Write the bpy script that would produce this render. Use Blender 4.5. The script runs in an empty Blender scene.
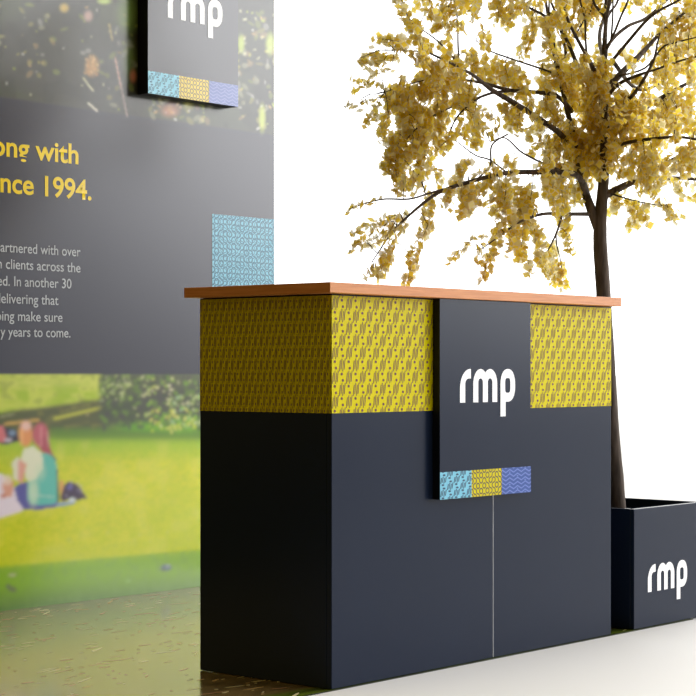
import bpy, bmesh, math, random
import numpy as np
from mathutils import Vector
random.seed(7)
rng = np.random.default_rng(11)
COL = bpy.context.scene.collection
# ---------------------------------------------------------------- camera model (surveyed from the photograph)
FPX, CX, HY, CAMZ = 1861.0, 348.0, 370.0, 0.8654
TH = math.radians(40.69)
FW = (math.cos(TH), math.sin(TH)); RT = (math.sin(TH), -math.cos(TH))
CAM = (-3.775, -3.304, CAMZ)
def ray(u, v):
    a = (u - CX) / FPX
    return Vector((FW[0] + RT[0]*a, FW[1] + RT[1]*a, (HY - v) / FPX))
def on_y(u, v, Y):
    q = ray(u, v); t = (Y - CAM[1]) / q.y
    return Vector(CAM) + q*t
def at_depth(u, v, D):
    return Vector(CAM) + ray(u, v)*D

def lin(c):
    return tuple(((x/255)/12.92 if x/255 <= 0.04045 else ((x/255+0.055)/1.055)**2.4) for x in c)

# ---------------------------------------------------------------- materials
def mat(name, rgb, rough=0.5, spec=0.5, coat=0.0, coat_rough=0.1, noise=None, trans=0.0):
    m = bpy.data.materials.new(name); m.use_nodes = True
    nt = m.node_tree; b = nt.nodes['Principled BSDF']
    c = lin(rgb)
    b.inputs['Base Color'].default_value = (*c, 1)
    b.inputs['Roughness'].default_value = rough
    b.inputs['Specular IOR Level'].default_value = spec
    b.inputs['Coat Weight'].default_value = coat
    b.inputs['Coat Roughness'].default_value = coat_rough
    if noise:
        scale, amt = noise
        tc = nt.nodes.new('ShaderNodeTexCoord'); n = nt.nodes.new('ShaderNodeTexNoise')
        n.inputs['Scale'].default_value = scale; n.inputs['Detail'].default_value = 4
        nt.links.new(tc.outputs['Object'], n.inputs['Vector'])
        r = nt.nodes.new('ShaderNodeMapRange')
        r.inputs['From Min'].default_value = .25; r.inputs['From Max'].default_value = .75
        r.inputs['To Min'].default_value = 1-amt; r.inputs['To Max'].default_value = 1+amt
        nt.links.new(n.outputs['Fac'], r.inputs['Value'])
        mx = nt.nodes.new('ShaderNodeVectorMath'); mx.operation = 'SCALE'
        mx.inputs[0].default_value = c
        nt.links.new(r.outputs['Result'], mx.inputs['Scale'])
        nt.links.new(mx.outputs['Vector'], b.inputs['Base Color'])
    if trans:
        t = nt.nodes.new('ShaderNodeBsdfTranslucent'); t.inputs['Color'].default_value = (*c, 1)
        ms = nt.nodes.new('ShaderNodeMixShader'); ms.inputs['Fac'].default_value = trans
        out = nt.nodes['Material Output']
        nt.links.new(b.outputs[0], ms.inputs[1]); nt.links.new(t.outputs[0], ms.inputs[2])
        nt.links.new(ms.outputs[0], out.inputs['Surface'])
    return m
PR, PS = 0.21, 0.52                    # satin print: roughness / specular
M = {}
M['navy']   = mat('navy_laminate', (24, 33, 52), 0.22, 0.11, noise=(3, .04))
M['black']  = mat('black_edge', (14, 14, 18), 0.4, 0.25)
M['yellow'] = mat('yellow_vinyl', (210, 196, 0), 0.3, 0.06)
M['purple'] = mat('plum_ink', (112, 76, 76), 0.3, 0.06)
M['cyan']   = mat('cyan_vinyl', (118, 190, 216), 0.4, 0.14)
M['teal']   = mat('deep_teal_ink', (22, 66, 96), 0.4, 0.3)
M['brownink'] = mat('dark_brown_ink', (80, 62, 20), 0.4, 0.3)
M['blue']   = mat('blue_vinyl', (52, 80, 150), 0.4, 0.14)
M['lilac']  = mat('lilac_ink', (104, 126, 198), 0.4, 0.14)
M['white']  = mat('white_vinyl', (250, 250, 255), 0.4, 0.3)
M['seam']   = mat('pale_joint_strip', (190, 192, 196), 0.5, 0.3)
M['grey_sign'] = mat('charcoal_print', (64, 65, 74), PR, PS)
M['w_white']= mat('white_print', (235, 237, 240), PR, PS)
M['w_text'] = mat('pale_grey_print', (188, 192, 196), PR, PS)
M['w_yellow']= mat('yellow_print', (240, 208, 0), PR, PS)
M['w_cyan'] = mat('light_cyan_print', (120, 196, 220), PR, PS)
M['w_teal'] = mat('teal_print', (48, 112, 138), PR, PS)
M['w_tileyellow'] = mat('tile_yellow_print', (226, 200, 40), PR, PS)
M['w_tileink'] = mat('tile_ink_print', (120, 100, 30), PR, PS)
M['w_blue'] = mat('periwinkle_print', (96, 112, 178), PR, PS)
M['w_lilac'] = mat('pale_lilac_print', (128, 142, 200), PR, PS)
M['panel_core'] = mat('panel_edge', (225, 226, 228), 0.5, 0.3)
M['floor']  = mat('white_floor', (238, 238, 238), 0.55, 0.3)
M['soil']   = mat('dark_soil', (28, 22, 18), 0.9, 0.1, noise=(60, .4))

def see_through(m, f):
    nt = m.node_tree; out = nt.nodes['Material Output']; src = out.inputs['Surface'].links[0].from_socket
    t = nt.nodes.new('ShaderNodeBsdfTransparent'); ms = nt.nodes.new('ShaderNodeMixShader'); ms.inputs['Fac'].default_value = f
    nt.links.new(src, ms.inputs[1]); nt.links.new(t.outputs[0], ms.inputs[2]); nt.links.new(ms.outputs[0], out.inputs['Surface'])
def print_mat(name, rough, spec):
    """printed surface: colours from the mesh's own colour attribute"""
    m = bpy.data.materials.new(name); m.use_nodes = True; nt = m.node_tree
    b = nt.nodes['Principled BSDF']; a = nt.nodes.new('ShaderNodeVertexColor'); a.layer_name = 'print'
    nt.links.new(a.outputs['Color'], b.inputs['Base Color'])
    b.inputs['Roughness'].default_value = rough; b.inputs['Specular IOR Level'].default_value = spec
    return m
M['print'] = print_mat('backdrop_print', PR, PS)
M['matprint'] = print_mat('floor_print', 0.16, 1.0)

def wood_mat():
    m = bpy.data.materials.new('oiled_wood'); m.use_nodes = True; nt = m.node_tree
    b = nt.nodes['Principled BSDF']; tc = nt.nodes.new('ShaderNodeTexCoord')
    mp = nt.nodes.new('ShaderNodeMapping'); mp.inputs['Scale'].default_value = (5, 5, 120)
    n = nt.nodes.new('ShaderNodeTexNoise'); n.inputs['Scale'].default_value = 1.6; n.inputs['Detail'].default_value = 6
    r = nt.nodes.new('ShaderNodeValToRGB')
    r.color_ramp.elements[0].position = .3; r.color_ramp.elements[0].color = (*lin((190, 116, 58)), 1)
    r.color_ramp.elements[1].position = .7; r.color_ramp.elements[1].color = (*lin((212, 140, 80)), 1)
    nt.links.new(tc.outputs['Object'], mp.inputs['Vector']); nt.links.new(mp.outputs[0], n.inputs['Vector'])
    nt.links.new(n.outputs['Fac'], r.inputs['Fac']); nt.links.new(r.outputs[0], b.inputs['Base Color'])
    b.inputs['Roughness'].default_value = .42; b.inputs['Specular IOR Level'].default_value = .25
    return m
M['wood'] = wood_mat()

def bark_mat():
    m = bpy.data.materials.new('bark'); m.use_nodes = True; nt = m.node_tree
    b = nt.nodes['Principled BSDF']; tc = nt.nodes.new('ShaderNodeTexCoord')
    mp = nt.nodes.new('ShaderNodeMapping'); mp.inputs['Scale'].default_value = (60, 60, 9)
    n = nt.nodes.new('ShaderNodeTexNoise'); n.inputs['Scale'].default_value = 1.0; n.inputs['Detail'].default_value = 8
    r = nt.nodes.new('ShaderNodeValToRGB')
    r.color_ramp.elements[0].position = .3; r.color_ramp.elements[0].color = (*lin((50, 42, 36)), 1)
    r.color_ramp.elements[1].position = .72; r.color_ramp.elements[1].color = (*lin((104, 92, 84)), 1)
    nt.links.new(tc.outputs['Object'], mp.inputs['Vector']); nt.links.new(mp.outputs[0], n.inputs['Vector'])
    nt.links.new(n.outputs['Fac'], r.inputs['Fac']); nt.links.new(r.outputs[0], b.inputs['Base Color'])
    bp = nt.nodes.new('ShaderNodeBump'); bp.inputs['Strength'].default_value = .6; bp.inputs['Distance'].default_value = .004
    nt.links.new(n.outputs['Fac'], bp.inputs['Height']); nt.links.new(bp.outputs[0], b.inputs['Normal'])
    b.inputs['Roughness'].default_value = .85; b.inputs['Specular IOR Level'].default_value = .2
    return m
M['bark'] = bark_mat()
M['twig'] = mat('dark_twig', (58, 46, 42), 0.8, 0.2)
LEAF = [mat('gold_leaf', (232, 208, 74), .5, .2, trans=.7), mat('amber_leaf', (220, 190, 56), .5, .2, trans=.7),
        mat('pale_leaf', (226, 216, 150), .5, .2, trans=.7), mat('khaki_leaf', (212, 202, 148), .5, .2, trans=.55),
        mat('lemon_leaf', (240, 222, 96), .5, .2, trans=.65), mat('leaf_margin', (234, 224, 184), .5, .2, trans=.7)]

for m_, f_ in zip(LEAF, (.03, .03, .1, .1, .05, .2)): see_through(m_, f_)     # thin leaf tissue
# ---------------------------------------------------------------- object helpers
def link(name, me, parent=None):
    o = bpy.data.objects.new(name, me); COL.objects.link(o)
    if parent: o.parent = parent
    return o
def tag(o, label=None, cat=None, group=None, kind=None):
    if label: o['label'] = label
    if cat: o['category'] = cat
    if group: o['group'] = group
    if kind: o['kind'] = kind
    return o
def thing(name, label, cat, loc=(0, 0, 0)):
    o = link(name, None); o.location = loc; o.empty_display_size = .1
    return tag(o, label, cat)
class MB:
    """collects faces with material slots, builds ONE mesh object"""
    def __init__(s): s.v = []; s.f = []; s.m = []
    def poly(s, pts, mi=0):
        i = len(s.v); s.v += [tuple(p) for p in pts]; s.f.append(tuple(range(i, i+len(pts)))); s.m.append(mi)
    def box(s, x0, x1, y0, y1, z0, z1, mi=0):
        i = len(s.v)
        s.v += [(x0,y0,z0),(x1,y0,z0),(x1,y1,z0),(x0,y1,z0),(x0,y0,z1),(x1,y0,z1),(x1,y1,z1),(x0,y1,z1)]
        for q in ((0,3,2,1),(4,5,6,7),(0,1,5,4),(1,2,6,5),(2,3,7,6),(3,0,4,7)):
            s.f.append(tuple(i+k for k in q)); s.m.append(mi)
    def tube(s, pts, rad, n=8, mi=0, wob=0):
        rings = []; prev = None
        for k, p in enumerate(pts):
            a = pts[max(k-1, 0)]; b = pts[min(k+1, len(pts)-1)]
            t = (b-a).normalized()
            if prev is None:
                prev = t.orthogonal().normalized()
            prev = (prev - t*prev.dot(t)).normalized()
            w = t.cross(prev)
            i = len(s.v); rings.append(i)
            for j in range(n):
                an = 2*math.pi*j/n; r = rad[k]*(1+wob*math.sin(3*an+k*.7)*.5+wob*random.uniform(-.5, .5))
                s.v.append(tuple(p + prev*(math.cos(an)*r) + w*(math.sin(an)*r)))
        for a, b in zip(rings, rings[1:]):
            for j in range(n):
                s.f.append((a+j, a+(j+1) % n, b+(j+1) % n, b+j)); s.m.append(mi)
        s.f.append(tuple(rings[0]+j for j in reversed(range(n)))); s.m.append(mi)
        s.f.append(tuple(rings[-1]+j for j in range(n))); s.m.append(mi)
    def build(s, name, mats, parent=None, smooth=False, bevel=0):
        me = bpy.data.meshes.new(name); me.from_pydata(s.v, [], s.f)
        for m in (mats if isinstance(mats, list) else [mats]): me.materials.append(m)
        me.polygons.foreach_set('material_index', s.m)
        if smooth: me.polygons.foreach_set('use_smooth', [True]*len(s.f))
        me.update()
        o = link(name, me, parent)
        if bevel:
            b = o.modifiers.new('bevel', 'BEVEL'); b.width = bevel; b.segments = 2; b.limit_method = 'ANGLE'
        return o

# ---- flat patterns. A "frame" maps local (a, b) in metres to world
class Frame:
    def __init__(s, o, ea, eb): s.o, s.ea, s.eb = Vector(o), Vector(ea), Vector(eb); s.n = s.ea.cross(s.eb)
    def p(s, a, b, h=0): return s.o + s.ea*a + s.eb*b + s.n*h
def clip_rect(pts, w, h):
    def clip(P, f, inter):
        out = []
        for i in range(len(P)):
            A, B = P[i-1], P[i]
            ia, ib = f(A), f(B)
            if ib:
                if not ia: out.append(inter(A, B))
                out.append(B)
            elif ia: out.append(inter(A, B))
        return out
    def ix(c): return lambda A, B: (c, A[1]+(B[1]-A[1])*(c-A[0])/(B[0]-A[0]))
    def iy(c): return lambda A, B: (A[0]+(B[0]-A[0])*(c-A[1])/(B[1]-A[1]), c)
    for f, it in ((lambda p: p[0] >= 0, ix(0)), (lambda p: p[0] <= w, ix(w)), (lambda p: p[1] >= 0, iy(0)), (lambda p: p[1] <= h, iy(h))):
        if len(pts) < 3: return []
        pts = clip(pts, f, it)
    return pts
def flat(mb, fr, pts, w, h, mi, hh):
    P = clip_rect(pts, w, h)
    if len(P) >= 3: mb.poly([fr.p(a, b, hh) for a, b in P], mi)
def dots_slashes(mb, fr, w, h, cx, cz, mi=1, hh=.0004, k=1.0):
    """staggered pairs of dots with slanting dashes between them"""
    nx, nz = int(w/cx)+2, int(h/cz)+2
    for j in range(-1, nz):
        for i in range(-1, nx):
            for ox, oz in ((0, 0), (cx/2, cz/2)):
                x0, z0 = i*cx+ox+.25*cx, j*cz+oz-.04*cz
                for dx, dz in ((0.04*cx, .13*cz), (-.04*cx, -.13*cz)):
                    rx, rz = .085*cx*k, .062*cz*k
                    flat(mb, fr, [(x0-dx+rx*math.cos(t), z0+dz+rz*math.sin(t)) for t in [2*math.pi*q/8 for q in range(8)]], w, h, mi, hh)
                for q in (-1.5, -.5, .5, 1.5):            # slanting dashes half a cell to the right, same row
                    xc, zc = x0+cx*.5+q*cx*.115, z0 + (.04 if q in (-.5, 1.5) else -.04)*cz
                    tw, hl, sl = .025*cx*k, .225*cz, .045*cx
                    flat(mb, fr, [(xc-tw-sl*.8, zc-hl), (xc+tw-sl*.8, zc-hl), (xc+tw+sl*.8, zc+hl), (xc-tw+sl*.8, zc+hl)], w, h, mi, hh)
def arcs(mb, fr, w, h, c, mi=1, hh=.0004, th=.16, seed=1):
    """quarter ring maze"""
    R = random.Random(seed); nx, nz = int(math.ceil(w/c)), int(math.ceil(h/c))
    for j in range(nz):
        for i in range(nx):
            fl = R.random() < .5
            for cc in (((0, 0), 0), ((1, 1), math.pi)) if fl else (((1, 0), math.pi/2), ((0, 1), -math.pi/2)):
                (ax, az), t0 = cc
                for q in range(4):
                    a, b = t0+q*math.pi/8, t0+(q+1)*math.pi/8
                    ri, ro = (.5-th)*c, (.5+th)*c
                    flat(mb, fr, [((i+ax)*c+ri*math.cos(a), (j+az)*c+ri*math.sin(a)), ((i+ax)*c+ro*math.cos(a), (j+az)*c+ro*math.sin(a)),
                                  ((i+ax)*c+ro*math.cos(b), (j+az)*c+ro*math.sin(b)), ((i+ax)*c+ri*math.cos(b), (j+az)*c+ri*math.sin(b))], w, h, mi, hh)
def zigzags(mb, fr, w, h, cx, cz, mi=1, hh=.0004, th=.3):
    n = int(w/cx*2)+2
    for j in range(-1, int(h/cz)+2):
        for i in range(n):
            a0, a1 = i*cx/2, (i+1)*cx/2
            z0 = j*cz + (0 if i % 2 else cz*.7); z1 = j*cz + (cz*.7 if i % 2 else 0)
            flat(mb, fr, [(a0, z0), (a1, z1), (a1, z1+th*cz), (a0, z0+th*cz)], w, h, mi, hh)
        for i in range(0, n, 2):               # little diamonds inside alternate peaks
            if (i//2 + j) % 3 == 0:
                a, z = i*cx/2, j*cz+cz*.2
                flat(mb, fr, [(a-cx*.12, z), (a, z-cz*.2), (a+cx*.12, z), (a, z+cz*.2)], w, h, mi, hh)
def panel(mb, fr, w, h, mi=0, hh=0.0):
    mb.poly([fr.p(0, 0, hh), fr.p(w, 0, hh), fr.p(w, h, hh), fr.p(0, h, hh)], mi)

def logo(fr, s, m, parent, a0=0, b0=0):
    """rmp lettering, x-height s, left end a0, baseline b0"""
    mb = MB(); L = lambda x, z: fr.p(a0+x*s, b0+z*s, lay[0])
    lay = [0.0]
    def strip(A, B):
        lay[0] += .00012                  # the strokes overlap like cut vinyl: keep each on its own level
        for k in range(len(A)-1): mb.poly([L(*A[k]), L(*B[k]), L(*B[k+1]), L(*A[k+1])])
    N = 12
    # r
    O = [(0, 0)]+[(.50-.50*math.cos(t), .42+.58*math.sin(t)) for t in [math.pi/2*k/N for k in range(N+1)]]+[(.536, 1.0)]
    I = [(.255, 0)]+[(.43-.175*math.cos(t), .55+.165*math.sin(t)) for t in [math.pi/2*k/N for k in range(N+1)]]+[(.536, .715)]
    strip(O, I)
    # m : two arches sharing the middle stem
    for x0 in (.653, 1.132):
        cx_ = x0+.364; hw = .364; iw = .1145
        O = [(x0, 0)]+[(cx_-hw*math.cos(t), .55+.45*math.sin(t)) for t in [math.pi*k/(2*N) for k in range(2*N+1)]]+[(x0+.728, 0)]
        I = [(cx_-iw, 0)]+[(cx_-iw*math.cos(t), .6+.115*math.sin(t)) for t in [math.pi*k/(2*N) for k in range(2*N+1)]]+[(cx_+iw, 0)]
        strip(O, I)
    # p
    x0 = 2.027
    def sup(t, cx_, cz, a, b, e):
        c, q = math.cos(t), math.sin(t)
        return (cx_+a*math.copysign(abs(c)**(2/e), c), cz+b*math.copysign(abs(q)**(2/e), q))
    T = [2*math.pi*k/40 for k in range(41)]
    strip([sup(t, x0+.382, .5, .382, .5, 2.3) for t in T], [sup(t, x0+.375, .497, .135, .225, 4) for t in T])
    lay[0] += .00012
    mb.poly([L(x0, -.446), L(x0+.265, -.446), L(x0+.265, .3), L(x0, .5)])
    lay[0] += .00012
    mb.poly([L(x0+.2, 0), L(x0+.42, 0), L(x0+.42, .26), L(x0+.2, .26)])
    o = mb.build('logo_lettering', m, parent)
    return tag(o, 'white lowercase lettering')

# ================================================================ FLOOR
mb = MB(); mb.box(-.45, 240, -6.5, 240, -.05, 0)
o = mb.build('floor', M['floor']); tag(o, kind='structure')
mb = MB(); mb.box(-30, -.4505, -6.5, 30, -.05, 0)
o = mb.build('floor', mat('bounce_cut_floor', (38, 36, 34), .9, .1, noise=(200, .2))); tag(o, kind='structure')  # unseen dark floor, added to cut white bounce onto the counter's left side
MATT = 0.003
# printed floor mat: bark-chip path continuing the picture
mx0, mx1, my0, my1 = -2.4, 1.9, -.004, 1.975
nx, ny = 430, 200
xs = np.linspace(mx0, mx1, nx+1); ys = np.linspace(my0, my1, ny+1)
X, Y = np.meshgrid(xs, ys)
def smooth_noise(shape, cells, rg):
    g = rg.random((cells[0]+2, cells[1]+2))
    a = np.linspace(0, cells[0], shape[0], endpoint=False); b = np.linspace(0, cells[1], shape[1], endpoint=False)
    ai, bi = a.astype(int), b.astype(int); af, bf = a-ai, b-bi
    af = af*af*(3-2*af); bf = bf*bf*(3-2*bf); af = af[:, None]; bf = bf[None, :]
    return (g[ai][:, bi]*(1-af)*(1-bf)+g[ai+1][:, bi]*af*(1-bf)+g[ai][:, bi+1]*(1-af)*bf+g[ai+1][:, bi+1]*af*bf)
def L3(c): return np.array(lin(c))
n1 = smooth_noise(X.shape, (14, 24), rng); n2 = smooth_noise(X.shape, (90, 60), rng); n3 = smooth_noise(X.shape, (ny, 130), rng)
t = np.clip(.25+.5*n1*.6+.5*(n2-.5)*.6+.45*(n3-.5), 0, 1)[..., None]
colr = L3((78, 64, 34))*(1-t)+L3((158, 132, 84))*t
gs = np.clip((.075+.03*n1-Y)/.03, 0, 1)[..., None]*.9          # grass verge along the front edge
colr = colr*(1-gs)+L3((84, 104, 24))*(.5+n2[..., None])*gs
def grid_mesh(name, P, col, mat_, parent=None, rev=False):
    h, w = P.shape[:2]
    me = bpy.data.meshes.new(name)
    idx = np.arange(h*w).reshape(h, w)
    q = np.stack([idx[:-1, :-1], idx[:-1, 1:], idx[1:, 1:], idx[1:, :-1]], -1).reshape(-1, 4)
    me.vertices.add(h*w); me.vertices.foreach_set('co', P.reshape(-1).astype(np.float32))
    me.loops.add(q.size); me.loops.foreach_set('vertex_index', q.reshape(-1).astype(np.int32))
    me.polygons.add(len(q)); me.polygons.foreach_set('loop_start', (np.arange(len(q))*4).astype(np.int32))
    me.update(calc_edges=True); me.validate()
    ca = me.color_attributes.new('print', 'FLOAT_COLOR', 'POINT')
    c4 = np.ones((h*w, 4), np.float32); c4[:, :3] = np.clip(col.reshape(-1, 3), 0, 1)
    ca.data.foreach_set('color', c4.reshape(-1))
    me.materials.append(mat_)
    return link(name, me, parent)
mt = thing('floor_mat', 'glossy printed floor mat showing a brown bark-chip path, under the counter', 'floor mat', (0, 0, 0))
grid_mesh('printed_surface', np.stack([X, Y, np.full_like(X, MATT)], -1), colr, M['matprint'], mt)
mb = MB(); mb.box(mx0, mx1, my0, my1, 0.0, MATT-.0004); mb.build('backing', M['black'], mt)
CH = [mat('tan_chip', (232, 196, 140), .16, 1.0), mat('pink_chip', (226, 172, 140), .16, 1.0), mat('straw_chip', (250, 236, 186), .16, 1.0), mat('brown_chip', (214, 176, 128), .16, 1.0)]
mb = MB(); R = random.Random(3)
for k in range(1300):
    x, y = R.uniform(mx0+.1, mx1-.1), R.uniform(.02, my1-.05)
    L_ = R.choice([.012, .02, .03, .05, .08])*R.uniform(.6, 1.3); W_ = R.uniform(.004, .011); a = R.gauss(0.0, .25)
    mi = R.choice([0, 0, 1, 1, 2, 2, 2, 3]); z = MATT+.0003+R.uniform(0, .0003)
    c, s_ = math.cos(a), math.sin(a)
    mb.poly([(x+p*c-q*s_, y+p*s_+q*c, z) for p, q in ((-L_/2, 0), (-L_*.3, -W_/2), (L_*.35, -W_*.4), (L_/2, W_*.1), (L_*.2, W_/2), (-L_*.35, W_*.45))], mi)
mb.build('bark_chip_print', CH, mt)

# ================================================================ BACKDROP WALL
WY = 1.98; WX0, WX1, WH = -1.0, 1.898, 3.0
bk = thing('backdrop_wall', 'tall printed display wall with a park picture, charcoal band and yellow heading', 'display wall', (WX1-1.2, WY+.03, 0))
def kid(o, par):                      # parent while keeping world coordinates of the mesh
    o.parent = par; o.matrix_parent_inverse = par.matrix_world.inverted()
    return o
bpy.context.view_layer.update()
mb = MB(); mb.box(WX0, WX1, WY, WY+.06, 0, WH); kid(mb.build('wall_panel', M['panel_core']), bk)
# --- painted print, evaluated on a 5 mm grid
stepx, stepz = .0055, .0042
gx = np.arange(WX0, WX1+.001, stepx); gx[-1] = WX1
gz = np.arange(0, WH+.001, stepz); gz[-1] = WH
GX, GZ = np.meshgrid(gx, gz)
dx, dy = GX-CAM[0], WY-CAM[1]
Dp = dx*FW[0]+dy*FW[1]; Rr = dx*RT[0]+dy*RT[1]
U = CX+FPX*Rr/Dp; V = HY-FPX*(GZ-CAMZ)/Dp
sh = U.shape
def inpoly(P):
    r = np.zeros(sh, bool); n = len(P)
    for i in range(n):
        x1, y1 = P[i-1]; x2, y2 = P[i]
        c = ((y1 > V) != (y2 > V))
        with np.errstate(divide='ignore', invalid='ignore'):
            xx = (x2-x1)*(V-y1)/(y2-y1 if y2 != y1 else 1e-9)+x1
        r ^= c & (U < xx)
    return r
def put(mask, c, a=1.0):
    global PC
    m = (mask.astype(float)*a)[..., None]; PC = PC*(1-m)+np.array(lin(c))*m
def sm(x, a, b):
    t_ = np.clip((x-a)/(b-a), 0, 1); return t_*t_*(3-2*t_)
def ell(cx_, cy_, rx, ry, soft=.25, ang=0):
    ca, sa = math.cos(ang), math.sin(ang); du, dv = U-cx_, V-cy_
    d = np.sqrt(((du*ca+dv*sa)/rx)**2+((-du*sa+dv*ca)/ry)**2); return 1-sm(d, 1-soft, 1+soft)
def line(x0, y0, x1, y1, w):
    L2 = (x1-x0)**2+(y1-y0)**2; tt = np.clip(((U-x0)*(x1-x0)+(V-y0)*(y1-y0))/L2, 0, 1)
    d = np.hypot(U-(x0+tt*(x1-x0)), V-(y0+tt*(y1-y0))); return 1-sm(d, w*.5, w)
def dabs(n, box, cols, size, rr, a=.9, cond=None):
    """leafy dabs of ink"""
    global PC
    for _ in range(n):
        x, y = rr.uniform(box[0], box[2]), rr.uniform(box[1], box[3])
        if cond and not cond(x, y): continue
        sx, sy = rr.uniform(*size), rr.uniform(*size)
        iu = (np.abs(U-x) < 2*size[1]+2) & (np.abs(V-y) < 2*size[1]+2)
        rows = np.where(iu.any(1))[0]; cl = np.where(iu.any(0))[0]
        if not len(rows) or not len(cl): continue
        sl = (slice(rows[0], rows[-1]+1), slice(cl[0], cl[-1]+1))
        an = rr.uniform(0, 3.14); du, dv = U[sl]-x, V[sl]-y; ca, sa = math.cos(an), math.sin(an)
        d = np.sqrt(((du*ca+dv*sa)/sx)**2+((-du*sa+dv*ca)/(sy*.6))**2)
        m = ((1-sm(d, .6, 1.3))*a)[..., None]
        PC[sl] = PC[sl]*(1-m)+np.array(lin(rr.choice(cols)))*m
rr = random.Random(21)
nA = smooth_noise(sh, (60, 50), rng); nB = smooth_noise(sh, (140, 130), rng); nC = smooth_noise(sh, (260, 90), rng); nD = smooth_noise(sh, (12, 10), rng)
mix = .5*nB+.3*nC+.2*nA
# grass
nE = smooth_noise(sh, (400, 260), rng); mix = .35*nC+.65*nE
t = sm(mix, .1, .9)[..., None]*.8+.1
PC = np.array(lin((180, 196, 6)))*(1-t)+np.array(lin((216, 214, 36)))*t
put(sm(V, 470, 440)*.75, (140, 186, 34)); put(sm(nD, .4, .9)*.35*(V > 440), (170, 192, 26)); put(sm(nA, .5, .9)*.25*(V > 440), (226, 220, 90))
top = V < 440
t = sm(.5*nC+.5*nA, .3, .7)[..., None]; g = np.array(lin((160, 188, 30)))*(1-t)+np.array(lin((196, 208, 74)))*t
PC = np.where((V < 412)[..., None], g, PC)
put(sm(V, 392, 383)*.35*top, (214, 214, 110)); put(sm(.6*nC+.4*nB, .6, .75)*.5*(V < 412), (120, 140, 40))
# tree shadow stripe, painted in as part of the printed picture
up = 411-.13*U+2*nA; lo = 434+.0*U
put(sm(V, up-2, up+3)*(1-sm(V, lo-7, lo+8))*np.clip(1, 0, 1), (74, 76, 44), .95)
put(sm(V, 424, 432)*(1-sm(V, 434, 446))*sm(U, 30, 60), (84, 128, 30), .8)
put(sm(V, up, up+4)*(1-sm(V, lo-8, lo))*sm(nC, .55, .8), (128, 128, 54), .5)
put(line(55, 418.5, 104, 407, 2.2), (190, 192, 60), .9); put(line(60, 412, 90, 405, 1.2), (140, 140, 50), .6)
put(line(5, 424, 38, 420, 1.5), (224, 176, 84), .9); put(line(0, 417, 14, 414, 1.2), (160, 160, 110), .7)
put(ell(87.5, 414.5, 1.2, .8), (200, 180, 120), .8)
# bush
bush = lambda x, y: y > 374 and y < 426+.03*(x-100)+3*math.sin(x*.2) and x > 97+max(0, (395-y))*.1+(y-375)*.12
put(sm(U, 96, 104)*(1-sm(V, 418, 432)), (72, 80, 60), .95)
put(ell(160, 400, 24, 16, .5), (66, 62, 62), .6); put(ell(120, 412, 22, 10, .5), (60, 72, 48), .6); put(ell(150, 427, 34, 5, .6), (96, 156, 24), .9); put(ell(185, 426, 22, 8, .6), (104, 160, 24), .8)
dabs(260, (96, 375, 210, 430), [(58, 74, 40), (84, 108, 44), (70, 64, 66), (96, 130, 40)], (1.5, 4), rr, .8, bush)
dabs(90, (126, 375, 210, 428), [(120, 170, 40), (150, 186, 60), (190, 204, 120), (206, 206, 150)], (1, 2.8), rr, .85, bush)
dabs(90, (95, 374, 130, 402), [(170, 190, 100), (110, 140, 60), (90, 100, 60), (190, 200, 140)], (.9, 2.2), rr, .85, bush)
dabs(14, (150, 374, 172, 392), [(222, 222, 150), (190, 200, 90), (236, 230, 190)], (1, 2.4), rr, .85)
dabs(70, (170, 396, 210, 428), [(170, 196, 110), (202, 206, 150), (120, 180, 60), (150, 176, 130)], (1, 2.8), rr, .85)
dabs(50, (145, 410, 200, 432), [(190, 206, 50), (120, 176, 30), (214, 210, 100)], (1.2, 3), rr, .8)
# lower green verge
e1 = 567-.085*U
put(sm(V, e1-2, e1+2), (128, 170, 34)); put(sm(V, e1-1, e1+1)*(1-sm(V, e1+2, e1+9)), (140, 180, 30), .7)
put(sm(V, e1+12, e1+48)*.9, (82, 116, 52)); put(sm(nB, .5, .8)*(V > e1)*.3, (120, 156, 60))
put(sm(mix, .55, .7)*(V > e1-14)*(V < e1+2), (160, 186, 30), .5)
put(ell(166, 567.5, 5.5, 3.2), (96, 110, 130), .9); put(ell(168, 566, 2, 1.2), (180, 190, 200), .9); put(ell(163, 570, 2, 1), (70, 70, 60), .9)
put(ell(12, 575, 4, 1.6), (190, 184, 150), .8); put(ell(12, 589, 4.5, 2.2, .3, .4), (104, 104, 84), .9); put(ell(8, 586, 2, 2), (96, 100, 90), .9); put(ell(128, 581, 2.5, 1.5), (150, 190, 90), .6)
# picnic figures in the picture
put(inpoly([(-30, 470), (2, 474), (12, 484), (24, 508), (22, 511), (0, 518), (-30, 522)]), (226, 214, 224))
put(inpoly([(-30, 425), (2, 427), (16, 430), (20, 441), (8, 444), (-30, 444)]), (52, 52, 70))
put(inpoly([(-6, 426), (3, 426), (6, 436), (4, 442), (-6, 443)]), (206, 112, 116)); put(ell(12, 433, 3.5, 3), (120, 146, 176), .9); put(ell(8, 440, 4, 2), (210, 200, 214), .8); put(ell(16, 440, 3, 2), (40, 30, 50), .9)
put(inpoly([(12, 462), (18, 456), (24, 470), (22, 482), (14, 480)]), (226, 222, 206), .9)
put(inpoly([(2, 484), (8, 478), (14, 482), (12, 496), (4, 498)]), (214, 150, 120), .9); put(ell(7, 480, 5, 5), (230, 214, 196), .7); put(ell(3, 496, 3, 2), (196, 120, 96), .9)
put(inpoly([(14, 488), (20, 483), (28, 482), (30, 498), (42, 505), (57, 502), (56, 507), (40, 509.5), (24, 510), (17, 500)]), (92, 92, 158))
put(inpoly([(18, 462), (23, 455), (27, 460), (24, 476), (22, 484), (18, 480)]), (220, 156, 140), .95)
put(inpoly([(24, 449), (33, 446), (44, 455), (45, 468), (40, 479), (30, 482), (25, 478), (26, 464), (20, 460)]), (222, 224, 196))
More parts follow.
